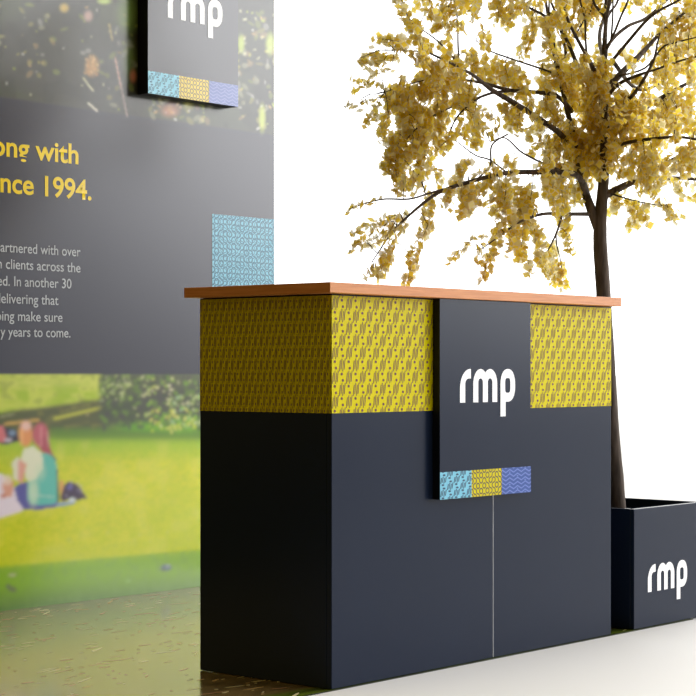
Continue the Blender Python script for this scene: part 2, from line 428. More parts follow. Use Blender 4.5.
put(inpoly([(42, 453), (50, 452), (56, 461), (57.5, 500), (54, 504), (42, 505.5), (31, 504), (27, 499), (28, 482), (36, 479), (43, 468)]), (96, 186, 172))
put(ell(33, 492, 5, 13, .6), (206, 224, 190), .75); put(ell(40, 472, 5, 8, .7), (196, 220, 190), .5); put(line(31, 495, 54, 497, 1), (196, 216, 200), .6)
put(line(57, 470, 58, 502, 1.2), (34, 70, 84), .9); put(line(50, 453, 56, 460, 1.2), (44, 70, 84), .8)
put(ell(25.5, 434, 7.2, 12.5, .2), (222, 148, 88)); put(ell(26, 426, 5, 4.5, .5), (228, 190, 178), .9); put(line(22, 430, 21, 444, 1.5), (240, 186, 120), .7); put(line(32, 424, 33, 444, .9), (120, 70, 56), .7)
put(ell(40.5, 435, 8, 12.2, .2), (186, 90, 102)); put(inpoly([(38, 440), (48, 434), (50, 448), (53, 455), (44, 453), (40, 450)]), (170, 74, 88)); put(line(41, 427, 41, 446, 1.4), (224, 150, 156), .8); put(line(47, 432, 48, 446, 1), (216, 170, 160), .6)
put(inpoly([(59, 480), (63, 481), (65, 496), (60, 500)]), (216, 160, 96), .9)
put(inpoly([(64, 486), (68, 481), (77, 484), (82, 491), (87, 498), (78, 500), (70, 500), (62, 501), (60, 498)]), (66, 52, 78)); put(ell(70, 487, 3.2, 3), (96, 90, 170), .8)
dabs(16, (65, 482, 82, 497), [(206, 196, 214), (150, 140, 180), (40, 30, 50)], (.7, 1.5), rr, .9)
put(line(57, 505, 73, 502.5, 2), (110, 144, 206), .95); put(ell(72, 500, 3.5, 2.4), (214, 226, 226), .95)
dabs(8, (25, 520, 190, 545), [(206, 214, 120)], (.8, 1.6), rr, .6)
# ink spread: the picture is soft
def blur(A):
    B = A.copy(); B[1:-1] = (A[:-2]+2*A[1:-1]+A[2:])/4; C2 = B.copy(); C2[:, 1:-1] = (B[:, :-2]+2*B[:, 1:-1]+B[:, 2:])/4; return C2
PC = blur(blur(PC))
# band
bt = 97+.139*U
put((V < 374).astype(float), (60, 62, 58)); put(sm(V, bt-1, bt+1)*(1-sm(V, 373.6, 375.0)), (46, 47, 62))
put((1-sm(V, bt-1, bt+1)), (60, 62, 58))
above = V < bt-1
put(sm(nD, .35, .75)*above, (70, 80, 52), .55); put(sm(nA, .5, .8)*above, (44, 46, 44), .5)
cu = lambda x, y: y < 95+.139*x
SP = [(236, 236, 196), (222, 214, 120), (190, 206, 90), (236, 200, 140), (240, 240, 232)]
for (bx, n, sz) in (((-60, -40, 70, 95), 60, (.7, 2.2)), ((18, 15, 50, 80), 16, (.8, 2)), ((80, 0, 136, 118), 46, (.7, 2.2)), ((236, 10, 275, 132), 90, (.9, 3)), ((150, 98, 210, 122), 44, (.9, 3)), ((-480, -330, 0, 90), 420, (.8, 3)), ((0, -330, 300, -5), 300, (.8, 3))):
    dabs(n//2, bx, SP, (sz[0]*.8, sz[1]*.8), rr, .7, cu); dabs(n//2, bx, SP, (2, 5), rr, .22, cu)
put(ell(92, 66, 6.5, 10, .4), (206, 160, 100), .6); dabs(30, (84, 55, 99, 78), [(238, 200, 140), (190, 140, 80)], (.7, 1.8), rr, .8)
put(line(115, 58, 121, 88, .9), (236, 196, 180), .9); put(line(121, 88, 127, 116, .8), (200, 180, 176), .8); put(line(109, 24, 112, 40, .9), (206, 190, 130), .8)
put(line(83, 78, 93, 91, .9), (226, 226, 190), .9); put(line(88, 103, 97, 111, 1), (244, 240, 220), .9)
put(ell(128, 14, 9, 16, .8), (140, 176, 80), .6); put(ell(130, 60, 6, 18, .8), (130, 160, 80), .5); put(ell(133, 76, 3, 6, .6), (230, 140, 110), .7)
put(ell(241, 44, 3, 8, .6), (186, 206, 90), .8); put(ell(270, 44, 4, 10, .6), (196, 212, 110), .8); put(ell(262, 118, 3, 12, .6), (200, 214, 100), .8)
put(ell(170, 110, 8, 6, .7), (226, 150, 110), .6); put(ell(188, 106, 5, 4, .7), (206, 206, 100), .6); put(ell(64, 8, 4, 4, .6), (226, 196, 100), .7)
put(ell(104, 1, 6, 3, .6), (190, 214, 110), .8); put(ell(88, 16, 4, 5, .6), (226, 190, 180), .6)
PC = blur(PC)
kid(grid_mesh('park_picture_print', np.stack([GX, np.full_like(GX, WY-.001), GZ], -1), PC, M['print']), bk)

# --- text on the wall
def text_line(s, xl, xr, z, size, m, name, bold=0.0):
    cu_ = bpy.data.curves.new('txt', 'FONT'); cu_.body = s; cu_.size = size; cu_.offset = bold
    ob = bpy.data.objects.new('txt', cu_); COL.objects.link(ob)
    dg = bpy.context.evaluated_depsgraph_get()
    me = bpy.data.meshes.new_from_object(ob.evaluated_get(dg))
    bpy.data.objects.remove(ob)
    xx = [v.co.x for v in me.vertices]; a, b = min(xx), max(xx); k = (xr-xl)/(b-a)
    for v in me.vertices:
        v.co = Vector((xl+(v.co.x-a)*k, WY-.0025, z+v.co.y))
    me.materials.clear(); me.materials.append(m)
    return kid(link(name, me), bk)
def wx(u): return on_y(u, 370, WY).x
def wz(u, v): return on_y(u, v, WY).z
for s, ul, ur, v in (('ong with', -9, 78, 164.0), ('nce 1994.', 0, 91, 200.0)):
    o = text_line(s, wx(ul), wx(ur), wz(ur, v), .104, M['w_yellow'], 'heading_text', .0020); tag(o, 'large yellow printed heading line')
for s, ul, ur, v in (('partnered with over', -5, 80, 256.5), ('n clients across the', -3, 80, 272.5), ('ed. In another 30', -3, 71, 288.5),
                     ('delivering that', -5, 58, 305), ('ping make sure', -4, 62, 322), ('y years to come.', 0, 70, 337.5)):
    o = text_line(s, wx(ul), wx(ur), wz(ur, v), .051, M['w_text'], 'body_text', .0002); tag(o, 'small pale grey printed text line')
# --- cyan square
fr = Frame((1.5331, WY-.002, 1.196), (1, 0, 0), (0, 0, 1)); mb = MB(); w_, h_ = WX1-1.5331-.001, .296
panel(mb, fr, w_, h_); arcs(mb, fr, w_, h_, .0245, th=.12, seed=5); arcs(mb, Frame(fr.p(.006, .004), (1, 0, 0), (0, 0, 1)), w_-.006, h_-.004, .0165, th=.10, seed=8, hh=.0007)
o = kid(mb.build('patterned_square', [M['w_cyan'], M['w_teal']]), bk); tag(o, 'light cyan square of small curled pattern')

# ================================================================ SIGNS
def sign(x0, x1, z0, z1, yb, yf, sc, parent, mats, logo_m):
    mb = MB()
    mb.box(x0, x1, yf+.001, yb, z0, z1, 1); mb.box(x0, x1, yf, yf+.001, z0, z1, 0)
    core = mb.build('sign_board', [mats['face'], M['black']], None); kid(core, parent)
    fr = Frame((x0, yf-.0008, z0), (1, 0, 0), (0, 0, 1)); w = (x1-x0)/3; h = .0785*sc
    for k, nm in enumerate(('cyan', 'yellow', 'blue')):
        f2 = Frame(fr.p(k*w, 0), (1, 0, 0), (0, 0, 1)); mb = MB(); panel(mb, f2, w, h)
        if k == 0: dots_slashes(mb, f2, w, h, .0625*sc, .038*sc, k=1.25)
        elif k == 1: arcs(mb, f2, w, h, .0155*sc, th=.13, seed=9)
        else: zigzags(mb, f2, w, h, .040*sc, .0125*sc)
        t_ = kid(mb.build('patterned_tile', [mats[nm], mats[nm+'_ink']]), core); tag(t_, nm+' patterned tile')
    l = logo(fr, .098*sc, logo_m, None, (.534-.44)*sc, .277*sc); kid(l, core)
    return core
matsC = dict(face=M['navy'], cyan=M['cyan'], cyan_ink=M['teal'], yellow=M['yellow'], yellow_ink=M['brownink'], blue=M['blue'], blue_ink=M['lilac'])
matsW = dict(face=M['grey_sign'], cyan=M['w_cyan'], cyan_ink=M['w_teal'], yellow=M['w_tileyellow'], yellow_ink=M['w_tileink'], blue=M['w_blue'], blue_ink=M['w_lilac'])
ws = thing('wall_sign', 'grey sign board with white lettering mounted high on the printed display wall', 'sign', (1.37, 1.95, 1.925))
bpy.context.view_layer.update()
sign(1.1265, 1.6209, 1.925, 2.60, WY-.0035, 1.92, 1.1, ws, matsW, M['w_white'])

# ================================================================ COUNTER
CW, CD, CHT = 1.382, .502, 1.07
z0 = MATT+.0012
ct = thing('reception_counter', 'tall dark navy counter with a wooden top, yellow patterned band and white-lettered sign board', 'counter', (CW/2, CD/2, z0))
bpy.context.view_layer.update()
SX = .7345
def part(name, mats, x0, x1, y0, y1, za, zb, lab=None, bev=.0012, mi=0):
    mb = MB(); mb.box(x0, x1, y0, y1, za, zb); o = kid(mb.build(name, mats, bevel=bev), ct)
    if lab: tag(o, lab)
    return o
part('side_panel', M['navy'], 0, .018, .0185, CD, z0, CHT)
part('side_panel', M['navy'], CW-.018, CW, .0185, CD, z0, CHT)
part('back_panel', M['navy'], .0185, CW-.0185, CD-.03, CD-.012, z0+.05, CHT)
part('front_panel', M['navy'], 0, SX-.001, 0, .018, z0, CHT)
part('front_panel', M['navy'], SX+.001, CW, 0, .018, z0, CHT)
part('joint_strip', M['seam'], SX-.0009, SX+.0009, -.0003, .017, z0+.002, CHT-.002, 'thin pale joint line', 0)
part('shelf', M['navy'], .019, CW-.019, .02, CD-.032, .52, .538)
part('plinth', M['black'], .019, CW-.019, .02, CD-.032, z0, z0+.05, 'black plinth')
o = part('countertop', M['wood'], -.05, 1.386, -.038, .517, CHT+.0015, 1.1, 'orange brown wooden top', .0015)
part('shadow_gap_spacer', M['black'], .006, CW-.006, .006, CD-.006, CHT+.0002, CHT+.0014, 'black spacer', 0)
BZ, BH = .7485, CHT-.7485-.003
mb = MB(); fr = Frame((0, -.0006, BZ), (1, 0, 0), (0, 0, 1)); panel(mb, fr, CW, BH); dots_slashes(mb, fr, CW, BH, .0575, .0667)
o = kid(mb.build('patterned_band', [M['yellow'], M['purple']]), ct); tag(o, 'bright yellow front band with plum dots and dashes')
mb = MB(); fr = Frame((-.0006, CD, BZ), (0, -1, 0), (0, 0, 1)); panel(mb, fr, CD, BH); dots_slashes(mb, fr, CD, BH, .0225, .0667)
o = kid(mb.build('patterned_band', [M['yellow'], M['purple']]), ct); tag(o, 'yellow side band with plum dots and dashes')
sign(.440, .890, .4935, CHT, -.0016, -.027, 1.0, ct, matsC, M['white'])

# ================================================================ PLANTER
px0, px1, py0, py1, ph = 1.522, 1.980, 0.0, .458, .404
pl = thing('planter_box', 'square dark navy planter box with white lettering, right of the counter', 'planter', ((px0+px1)/2, (py0+py1)/2, z0))
bpy.context.view_layer.update()
tw = .014
for nm, b in (('front_panel', (px0, px1, py0, py0+tw)), ('back_panel', (px0, px1, py1-tw, py1)), ('side_panel', (px0, px0+tw, py0+tw+.0005, py1-tw-.0005)), ('side_panel', (px1-tw, px1, py0+tw+.0005, py1-tw-.0005))):
    mb = MB(); mb.box(*b, z0, ph); o = kid(mb.build(nm, M['navy'], bevel=.002), pl)
    if nm == 'front_panel':
        l = logo(Frame((1.607, py0-.0012, .1205), (1, 0, 0), (0, 0, 1)), .0915, M['white'], None); kid(l, o)
mb = MB(); mb.box(px0+tw, px1-tw, py0+tw, py1-tw, z0, z0+.02); kid(mb.build('base', M['black']), pl)
# soil: a slightly humped bed
mb = MB(); n = 14; a0, a1, b0, b1 = px0+tw+.001, px1-tw-.001, py0+tw+.001, py1-tw-.001
R = random.Random(5); hgt = [[.30+.012*math.sin(i*.9)*math.cos(j*.7)+R.uniform(-.004, .004) for j in range(n+1)] for i in range(n+1)]
P = lambda i, j: (a0+(a1-a0)*i/n, b0+(b1-b0)*j/n, hgt[i][j])
for i in range(n):
    for j in range(n): mb.poly([P(i, j), P(i+1, j), P(i+1, j+1), P(i, j+1)])
o = kid(mb.build('soil', M['soil']), pl); tag(o, kind='stuff')

# ================================================================ TREE
TX, TY = 1.745, .235
TD = (TX-CAM[0])*FW[0]+(TY-CAM[1])*FW[1]
tree = thing('potted_tree', 'tall tree with golden yellow leaves growing in the dark planter behind the counter', 'tree', (TX, TY, .30))
bpy.context.view_layer.update()
def spline(pts, n=5):
    """Catmull-Rom through 4-vectors (u, v, depth offset, radius)"""
    out = []
    P = [pts[0]]+list(pts)+[pts[-1]]
    for i in range(1, len(P)-2):
        for k in range(n):
            t_ = k/n
            out.append(tuple(.5*((2*b)+(-a+c)*t_+(2*a-5*b+4*c-d)*t_*t_+(-a+3*b-3*c+d)*t_**3) for a, b, c, d in zip(P[i-1], P[i], P[i+1], P[i+2])))
    out.append(tuple(pts[-1])); return out
def limb(pts, n=5, sides=8, name='branch', mat_=None, wob=0):
    S = spline(pts, n)
    mb = MB(); mb.tube([at_depth(u, v, TD+d) for u, v, d, r in S], [max(r, .0006) for *_, r in S], sides, 0, wob)
    o = kid(mb.build(name, mat_ or M['bark'], smooth=True), tree); return o, S
T_ = lambda u, v, d, r_px: (u, v, d, r_px*.00345)
trunk, S = limb([T_(619, 540, 0, 10), T_(617, 508, 0, 9.4), T_(613, 455, 0, 8.6), T_(608, 380, 0, 8.0), T_(604.5, 310, 0, 7.5), T_(601, 260, 0, 7.2), T_(600, 228, 0, 6.6), T_(602, 200, 0, 5.8), T_(604, 172, .0, 5.4), T_(605, 140, .02, 5), T_(605, 110, .03, 4.2), T_(603, 80, .04, 3.6), T_(605, 50, .05, 3)], 6, 14, 'trunk', wob=.05)
tag(trunk, 'slender grey brown trunk')
BR = []   # (object, sampled path)
def br(pts, rel=None):
    o, S_ = limb([T_(*p) for p in pts], 5, 7); BR.append((o, S_)); return o
# main limbs, laid out after the photograph; depth offset in metres (negative: nearer)
br([(598, 228, 0, 5.5), (592, 212, 0, 5.2), (586, 195, .02, 4.5), (580, 170, .05, 3.5), (574, 140, .08, 3.1), (566, 105, .12, 2.8), (558, 70, .16, 2.4), (553, 40, .2, 2), (547, 10, .25, 1.6), (540, -40, .3, 1.2), (536, -90, .35, .8)])
br([(586, 195, .02, 3.2), (578, 176, -.08, 3), (560, 172, -.15, 2.8), (540, 172, -.2, 2.7), (506, 173, -.28, 2.3), (469, 182, -.36, 2), (440, 192, -.42, 1.8), (420, 206, -.45, 1.4), (400, 224, -.48, 1.1), (388, 238, -.5, .8), (372, 262, -.52, .5)])
br([(455, 186, -.4, 1.3), (430, 193, -.44, 1), (409, 199, -.47, .9), (380, 199.5, -.5, .8), (349, 209, -.55, .4)])
br([(590, 214, 0, 2.2), (569, 214, -.1, 1.9), (543, 214, -.2, 1.6), (520, 222, -.28, 1.1), (500, 236, -.34, .8), (480, 250, -.4, .5)])
br([(562, 216, -.14, 1.2), (556, 234, -.16, 1), (548, 250, -.18, .7), (541, 258, -.2, .5)])
br([(556, 234, -.16, .8), (557, 246, -.16, .7), (561, 262, -.17, .5), (564, 282, -.18, .35)])
br([(574, 150, .06, 3), (560, 134, 0, 3), (542, 121, -.06, 3), (514, 103, -.14, 2.8), (492, 90, -.2, 2.4), (483, 83, -.23, 2.1), (468, 72, -.3, 1.5), (440, 58, -.38, 1.2), (424, 52, -.42, .8), (395, 50, -.46, .4)])
br([(572, 112, .1, 2.5), (557, 96, .06, 2.4), (535, 92, .0, 2.1), (509, 90, -.06, 1.9), (483, 83, -.13, 1.6), (455, 79, -.2, 1), (425, 80, -.26, .7), (385, 92, -.34, .4)])
br([(509, 91, -.05, 1.6), (492, 93, -.1, 1.4), (470, 101, -.15, 1.2), (440, 112, -.22, 1), (415, 130, -.26, .7), (395, 155, -.3, .4)])
br([(484, 95, -.12, 1.1), (468, 106, -.18, .9), (455, 120, -.2, .8), (448, 140, -.22, .5)])
br([(469, 73, -.3, 1.1), (458, 63, -.32, 1), (448, 52, -.34, .9), (434, 38, -.36, .7), (410, 22, -.38, .4)])
br([(459, 68, -.32, 1), (458, 45, -.3, .9), (457, 17, -.28, .7), (450, -20, -.24, .4)])
br([(563, 80, .15, 1.3), (550, 72, .1, 1.2), (530, 65, .05, 1), (512, 59, 0, .9), (488, 50, -.06, .7), (476, 40, -.1, .4)])
br([(556, 66, .18, 1.6), (553, 50, .1, 1.4), (550, 34, .05, 1.2), (549, 10, .0, 1), (550, -30, 0, .6)])
br([(567, 60, .2, 2), (560, 28, .15, 1.7), (545, 16, .1, 1.5), (530, 8, .05, 1.3), (512, -2, 0, 1.1), (490, -20, -.05, .6)])
br([(580, 75, .1, 2.4), (572, 52, .1, 2.1), (562, 30, .1, 1.8), (556, 14, .1, 1.5), (545, -12, .1, .9)])
br([(604, 96, .03, 2.8), (596, 76, .0, 2.5), (589, 60, -.04, 2.2), (580, 44, -.08, 1.8), (568, 20, -.1, 1.5), (560, -10, -.12, 1)])
br([(587, 57, -.04, 1.3), (585.5, 40, .0, 1.2), (585, 20, .04, 1.1), (580, 0, .08, 1), (572, -40, .1, .5)])
br([(574, 38, .1, .9), (583, 22, .1, .8), (591, 10, .1, .7), (596, -16, .1, .4)])
br([(605, 52, .05, 2.1), (605, 20, .05, 1.7), (599, 10, .04, 1.5), (593, 0, .03, 1.3), (584, -40, 0, .8)])
br([(605, 22, .05, 1.5), (611, 11, .1, 1.3), (618, 0, .15, 1.2), (628, -40, .2, .7)])
br([(606, 50, .05, 1.5), (611, 40, .04, 1.3), (615, 31, .02, 1.3), (621, 16, 0, 1.2), (628, 0, -.02, 1.1), (640, -40, -.04, .6)])
br([(611, 40, .04, 1.1), (612.5, 20, .06, 1), (613, 0, .08, .9), (614, -40, .1, .5)])
br([(603, 56, .04, 2), (612, 40, .08, 1.9), (628, 26, .14, 1.8), (646, 18, .2, 1.6), (667, 0, .28, 1.4), (700, -30, .4, .7)])
br([(604, 70, .04, 1.9), (617, 55, .0, 1.8), (632, 37, -.06, 1.7), (646, 21, -.12, 1.6), (660, 10, -.18, 1.4), (679, 0, -.24, 1.1), (720, -26, -.35, .5)])
br([(604, 92, .03, 3.8), (619, 76, .06, 3.6), (631, 64, .1, 3.3), (644, 51, .16, 2.6), (664, 30, .24, 1.8), (700, 0, .35, 1.1)])
br([(606, 98, .03, 2.2), (619, 84, -.04, 2), (636, 76, -.1, 1.7), (654, 70, -.16, 1.2), (690, 58, -.26, .9), (720, 54, -.3, .5)])
br([(616, 110, -.02, 2.1), (632, 96, -.1, 2), (644, 79, -.16, 1.8), (654, 59, -.22, 1.4), (657, 45, -.25, 1), (660, 33, -.28, .7)])
br([(619, 76, .04, 1.1), (645, 68, .0, 1), (662, 48, -.02, 1), (674, 43, -.04, .9), (710, 34, -.1, .5)])
br([(606, 132, .02, 3), (625, 120, .08, 2.7), (645, 108, .14, 2.4), (658, 100, .18, 2.2), (672, 91, .22, 2), (686, 84, .26, 1.8), (720, 66, .34, 1)])
br([(606, 150, 0, 2), (630, 142, -.1, 1.8), (660, 138, -.16, 1.6), (678, 137, -.2, 1.4), (700, 140, -.26, 1.2), (760, 150, -.36, .6)])
br([(603, 196, 0, 4.2), (612, 192, 0, 4), (628, 184, 0, 3.4), (643, 180, 0, 2.5), (670, 178, .05, 2), (699, 179.5, .1, 1.7), (760, 186, .2, 1), (830, 200, .3, .4)])
br([(634, 183, 0, 2.2), (648, 175, -.05, 2.1), (663, 165, -.1, 1.9), (680, 156, -.16, 1.7), (697, 152, -.2, 1.5), (760, 140, -.35, .8), (820, 146, -.45, .4)])
br([(612, 194, -.02, 1), (628, 199, -.1, .8), (645, 203, -.2, .7), (665, 206, -.28, .5)])
br([(560, 170, -.15, 1.2), (545, 164, -.2, 1.1), (532, 158, -.2, 1), (520, 151, -.22, .9), (505, 138, -.22, .7), (490, 142, -.24, .4)])
br([(506, 172, -.28, .9), (490, 160, -.3, .8), (475, 155, -.3, .7), (455, 140, -.3, .4)])
br([(478, 178, -.34, .8), (490, 166, -.36, .9), (492, 145, -.36, .9), (508, 134, -.3, .8)])
br([(612, 60, .05, 2.4), (640, 90, .3, 2), (680, 70, .55, 1.5), (740, 40, .75, 1), (800, 30, .85, .5)])
br([(604, 60, .05, 2.4), (600, 30, .35, 2), (620, -20, .6, 1.6), (640, -80, .7, 1), (650, -130, .75, .5)])
br([(604, 40, .05, 2), (610, 0, -.3, 1.7), (625, -50, -.5, 1.3), (650, -100, -.6, .6)])
br([(604, 52, .05, 2.6), (606, 0, .04, 2), (600, -60, 0, 1.6), (604, -130, 0, 1), (606, -190, 0, .5)])

# --- foliage: hanging strings of small squarish leaflets gathered under the nearest branch
PATH = [np.array([(u, v) for u, v, d, r in S_]) for o, S_ in BR]
def nearest(u, v):
    best = None
    for i, P_ in enumerate(PATH):
        d = np.hypot(P_[:, 0]-u, P_[:, 1]-v); k = int(d.argmin())
        if best is None or d[k] < best[0]: best = (d[k], i, k)
    return best
LB = [MB() for _ in BR]; TW = [MB() for _ in BR]
Rn = random.Random(99)
def leaf(mb, p, size, pale, normal=None, elong=1.0, mi=None, ax=None):
    nrm = normal or Vector((Rn.gauss(0, 1), Rn.gauss(0, 1), Rn.gauss(.25, .8))).normalized()
    a = nrm.orthogonal().normalized(); b = nrm.cross(a)
    an = Rn.uniform(0, 6.28)
    if ax is not None and abs(nrm.dot(ax)) < .95:
        a = (ax-nrm*ax.dot(nrm)).normalized(); b = nrm.cross(a); an = Rn.gauss(0, .55)
    a, b = a*math.cos(an)+b*math.sin(an), b*math.cos(an)-a*math.sin(an)
    hx, hy = size*.5*elong, size*.5*Rn.uniform(.88, 1.0)/max(1, elong*.8)
    if mi is None:
        mi = Rn.choices([0, 1, 2, 3, 4], [.30, .24, .26 if pale else .14, .26 if pale else .06, .22])[0]
    fold = nrm*size*.06
    O = [p+a*hx, p+b*hy+fold, p-a*hx, p-b*hy+fold]       # rhomb folded along its midrib
    I = [p+(q-p)*.72 for q in O]
    i0 = len(mb.v); mb.v += [tuple(q) for q in O+I]
    mb.f.append((i0+4, i0+5, i0+6)); mb.f.append((i0+4, i0+6, i0+7)); mb.m += [mi, mi]
    for k in range(4):
        mb.f.append((i0+k, i0+(k+1) % 4, i0+4+(k+1) % 4, i0+4+k)); mb.m.append(5 if mi in (2, 3) or Rn.random() < .7 else mi)
def string(u0, v0, u1, v1, w=6, dens=1.0, pale=False, size=(.024, .035), slender=False):
    dist, bi, k = nearest(u0, v0)
    S_ = BR[bi][1]; d0 = S_[k][2]+Rn.gauss(0, .05)
    L_ = math.hypot(u1-u0, v1-v0); bend = Rn.uniform(-.12, .12)*L_
    # twig from branch into the string
    A = at_depth(S_[k][0], S_[k][1], TD+S_[k][2]); B = at_depth(u0, v0, TD+d0); C_ = at_depth(u1, v1, TD+d0)
    mid = (A+B)*.5+Vector((0, 0, .01))
    TW[bi].tube([A, mid, B, (B+C_)*.5, C_], [.0016, .0013, .0011, .0008, .0004], 4)
    n = max(4, int(L_*.98*dens*(w/6)**.7))
    base = Vector((Rn.gauss(0, 1), Rn.gauss(0, 1), Rn.gauss(.1, .5))).normalized()      # leaflets of one string lie alike
    axis = (C_-B).normalized()
    for q in range(n):
        t_ = (q+.5*Rn.random())/n; sgn = (-1 if q % 2 else 1)
        spread = w*.85+.5 if not slender else w*.6
        u = u0+(u1-u0)*t_+bend*math.sin(t_*math.pi)+sgn*Rn.uniform(.0, 1)*spread; v = v0+(v1-v0)*t_+Rn.gauss(0, 2.2 if not slender else w*.5)
        p = at_depth(u, v, TD+d0+Rn.gauss(0, .022))
        nr = (base+Vector((Rn.gauss(0, .5), Rn.gauss(0, .5), Rn.gauss(0, .6)))).normalized()
        if slender: leaf(LB[bi], p, Rn.uniform(.016, .026), True, elong=1.6, mi=Rn.choice([2, 3, 3, 0, 1]))
        else: leaf(LB[bi], p, Rn.uniform(*size), pale, nr, ax=axis)
# strings read off the photograph
for s in [(398, -6, 404, 12, 7), (404, 12, 420, 30, 7), (410, 20, 428, 50, 8), (376, 38, 408, 43, 4.5), (380, 42, 410, 46, 3), (395, 46, 428, 62, 5), (366, 55, 400, 60, 3), (360, 58, 384, 66, 3),
          (430, 8, 434, 22, 7), (445, 24, 432, 30, 5), (372, 112, 366, 126, 4.5), (376, 110, 374, 120, 4),
          (402, 78, 392, 96, 5), (420, 76, 405, 110, 7), (435, 78, 420, 120, 8), (412, 108, 398, 150, 7), (425, 110, 412, 160, 8), (440, 90, 430, 150, 8), (400, 140, 386, 172, 7), (404, 145, 396, 186, 6), (392, 150, 384, 166, 5),
          (440, 100, 442, 150, 6), (445, 60, 436, 90, 6), (455, 58, 462, 90, 6), (428, 60, 440, 72, 6), (450, 112, 444, 128, 5), (420, 165, 404, 190, 4), (430, 160, 440, 186, 4), (450, 130, 446, 152, 4),
          (432, 196, 428, 232, 5.5), (428, 225, 412, 262, 6.5), (414, 258, 406, 285, 5), (450, 190, 446, 208, 6), (398, 218, 384, 240, 6), (402, 214, 404, 232, 5), (396, 236, 384, 262, 6), (388, 255, 376, 280, 6), (374, 268, 366, 278, 5),
          (462, 186, 466, 214, 6), (472, 184, 462, 216, 7), (482, 186, 476, 206, 6), (468, 160, 458, 182, 5), (490, 176, 476, 192, 5),
          (500, 184, 494, 214, 6), (506, 190, 500, 232, 7), (498, 228, 488, 262, 6), (488, 258, 482, 282, 5), (480, 246, 479, 264, 5), (510, 230, 508, 254, 5), (503, 200, 516, 244, 5), (520, 186, 524, 222, 6), (530, 188, 532, 230, 6), (524, 220, 520, 262, 6), (534, 226, 540, 262, 6), (538, 258, 550, 276, 5), (528, 260, 530, 274, 4.5),
          (552, 246, 556, 286, 6), (560, 262, 566, 290, 5), (562, 206, 566, 238, 6), (566, 232, 572, 256, 4.5), (548, 180, 548, 200, 6), (556, 176, 562, 212, 6),
          (483, 26, 485, 50, 5.5), (497, -6, 500, 18, 7), (530, 22, 520, 58, 7), (536, 20, 528, 44, 7), (545, 22, 548, 36, 5), (452, -4, 460, 14, 8), (464, -6, 462, 8, 5), (476, -6, 470, 4, 5), (456, 22, 462, 34, 4),
          (470, 50, 478, 78, 6), (480, 56, 490, 86, 7), (498, 60, 496, 84, 7), (508, 60, 506, 88, 7), (516, 68, 522, 98, 7), (524, 88, 530, 104, 6), (462, 86, 470, 104, 6), (476, 88, 470, 112, 5), (500, 104, 508, 120, 5), (520, 112, 516, 136, 5), (532, 104, 540, 126, 6), (545, 100, 560, 124, 6), (478, 108, 500, 122, 5), (474, 126, 474, 138, 4), (484, 130, 474, 150, 4), (530, 128, 528, 140, 4), (540, 140, 530, 156, 4),
          (625, 200, 640, 210, 4), (634, 206, 632, 228, 6), (644, 206, 646, 222, 5), (614, 192, 612, 212, 4), (650, 186, 658, 206, 5), (660, 204, 680, 218, 6), (668, 208, 672, 222, 5), (622, 190, 618, 208, 4), (652, 150, 654, 192, 7), (644, 152, 648, 190, 6), (628, 156, 632, 180, 5),
          (690, 140, 694, 172, 5), (680, 150, 690, 166, 4), (672, 180, 684, 196, 3),
          (548, 140, 552, 172, 7), (560, 130, 566, 180, 8), (572, 120, 576, 186, 8), (582, 130, 586, 190, 8), (592, 108, 592, 176, 8), (575, 185, 578, 205, 6),
          (600, 88, 598, 140, 9), (606, 58, 604, 96, 8), (600, 120, 606, 160, 8), (616, 100, 612, 158, 8), (614, 140, 622, 180, 7), (626, 110, 630, 158, 8), (640, 100, 640, 156, 9), (652, 110, 654, 158, 8), (664, 100, 662, 144, 8), (676, 96, 678, 140, 7), (690, 92, 692, 134, 7), (560, 60, 562, 92, 7), (570, 62, 574, 110, 8), (556, 98, 560, 124, 7), (580, 66, 586, 108, 8), (596, 64, 594, 96, 5), (586, 58, 580, 70, 5), (544, 60, 552, 92, 7), (540, 78, 548, 100, 6),
          (620, 50, 632, 66, 4), (648, 34, 644, 60, 7), (664, 20, 668, 56, 9), (680, 10, 684, 52, 9), (694, 0, 694, 50, 9), (674, 54, 680, 74, 8), (660, 58, 656, 84, 6), (690, 60, 692, 90, 5), (668, 70, 674, 92, 7), (644, 80, 650, 104, 6), (620, 92, 628, 110, 6), (634, 74, 650, 90, 4),
          (572, -4, 574, 20, 8), (582, -6, 590, 20, 6), (562, 0, 566, 30, 7), (596, 0, 598, 24, 5), (646, -6, 648, 12, 5), (676, -6, 690, 10, 8), (530, -6, 524, 14, 6), (542, -4, 536, 20, 5), (602, 2, 604, 16, 4), (632, -4, 640, 4, 5), (548, 40, 556, 62, 6)]:
    string(*s, dens=1.55 if s[0] > 540 else 1.45, pale=(s[1] > 150 or s[0] < 400))
# thin fringe of slender leaflets on the left
for s in [(384, 60, 360, 64, 3), (380, 74, 358, 62, 2.5), (392, 68, 368, 78, 3), (372, 80, 348, 94, 2.5), (386, 86, 350, 80, 3), (400, 90, 360, 104, 3.5), (392, 98, 372, 110, 3), (362, 98, 360, 112, 1.5), (396, 96, 394, 106, 1.5), (352, 104, 344, 106, 1.5), (356, 106, 350, 110, 1),
          (398, 214, 350, 236, 4), (390, 222, 352, 246, 4), (384, 232, 360, 250, 4), (360, 240, 349, 252, 2.5), (380, 199, 352, 208, 2.5), (352, 205, 346, 216, 2), (396, 226, 372, 246, 4), (468, 243, 450, 262, 2.5), (456, 252, 448, 266, 2), (470, 240, 488, 236, 2),
          (440, 80, 410, 64, 3), (430, 94, 404, 88, 3), (440, 70, 420, 60, 3), (480, 10, 470, 22, 2), (436, 5, 460, 8, 2.5), (478, 172, 500, 168, 3), (514, 26, 506, 28, 1.5), (404, 196, 392, 188, 2), (610, 206, 640, 200, 3), (660, 178, 690, 184, 2.5)]:
    string(*s, dens=.9, slender=True)
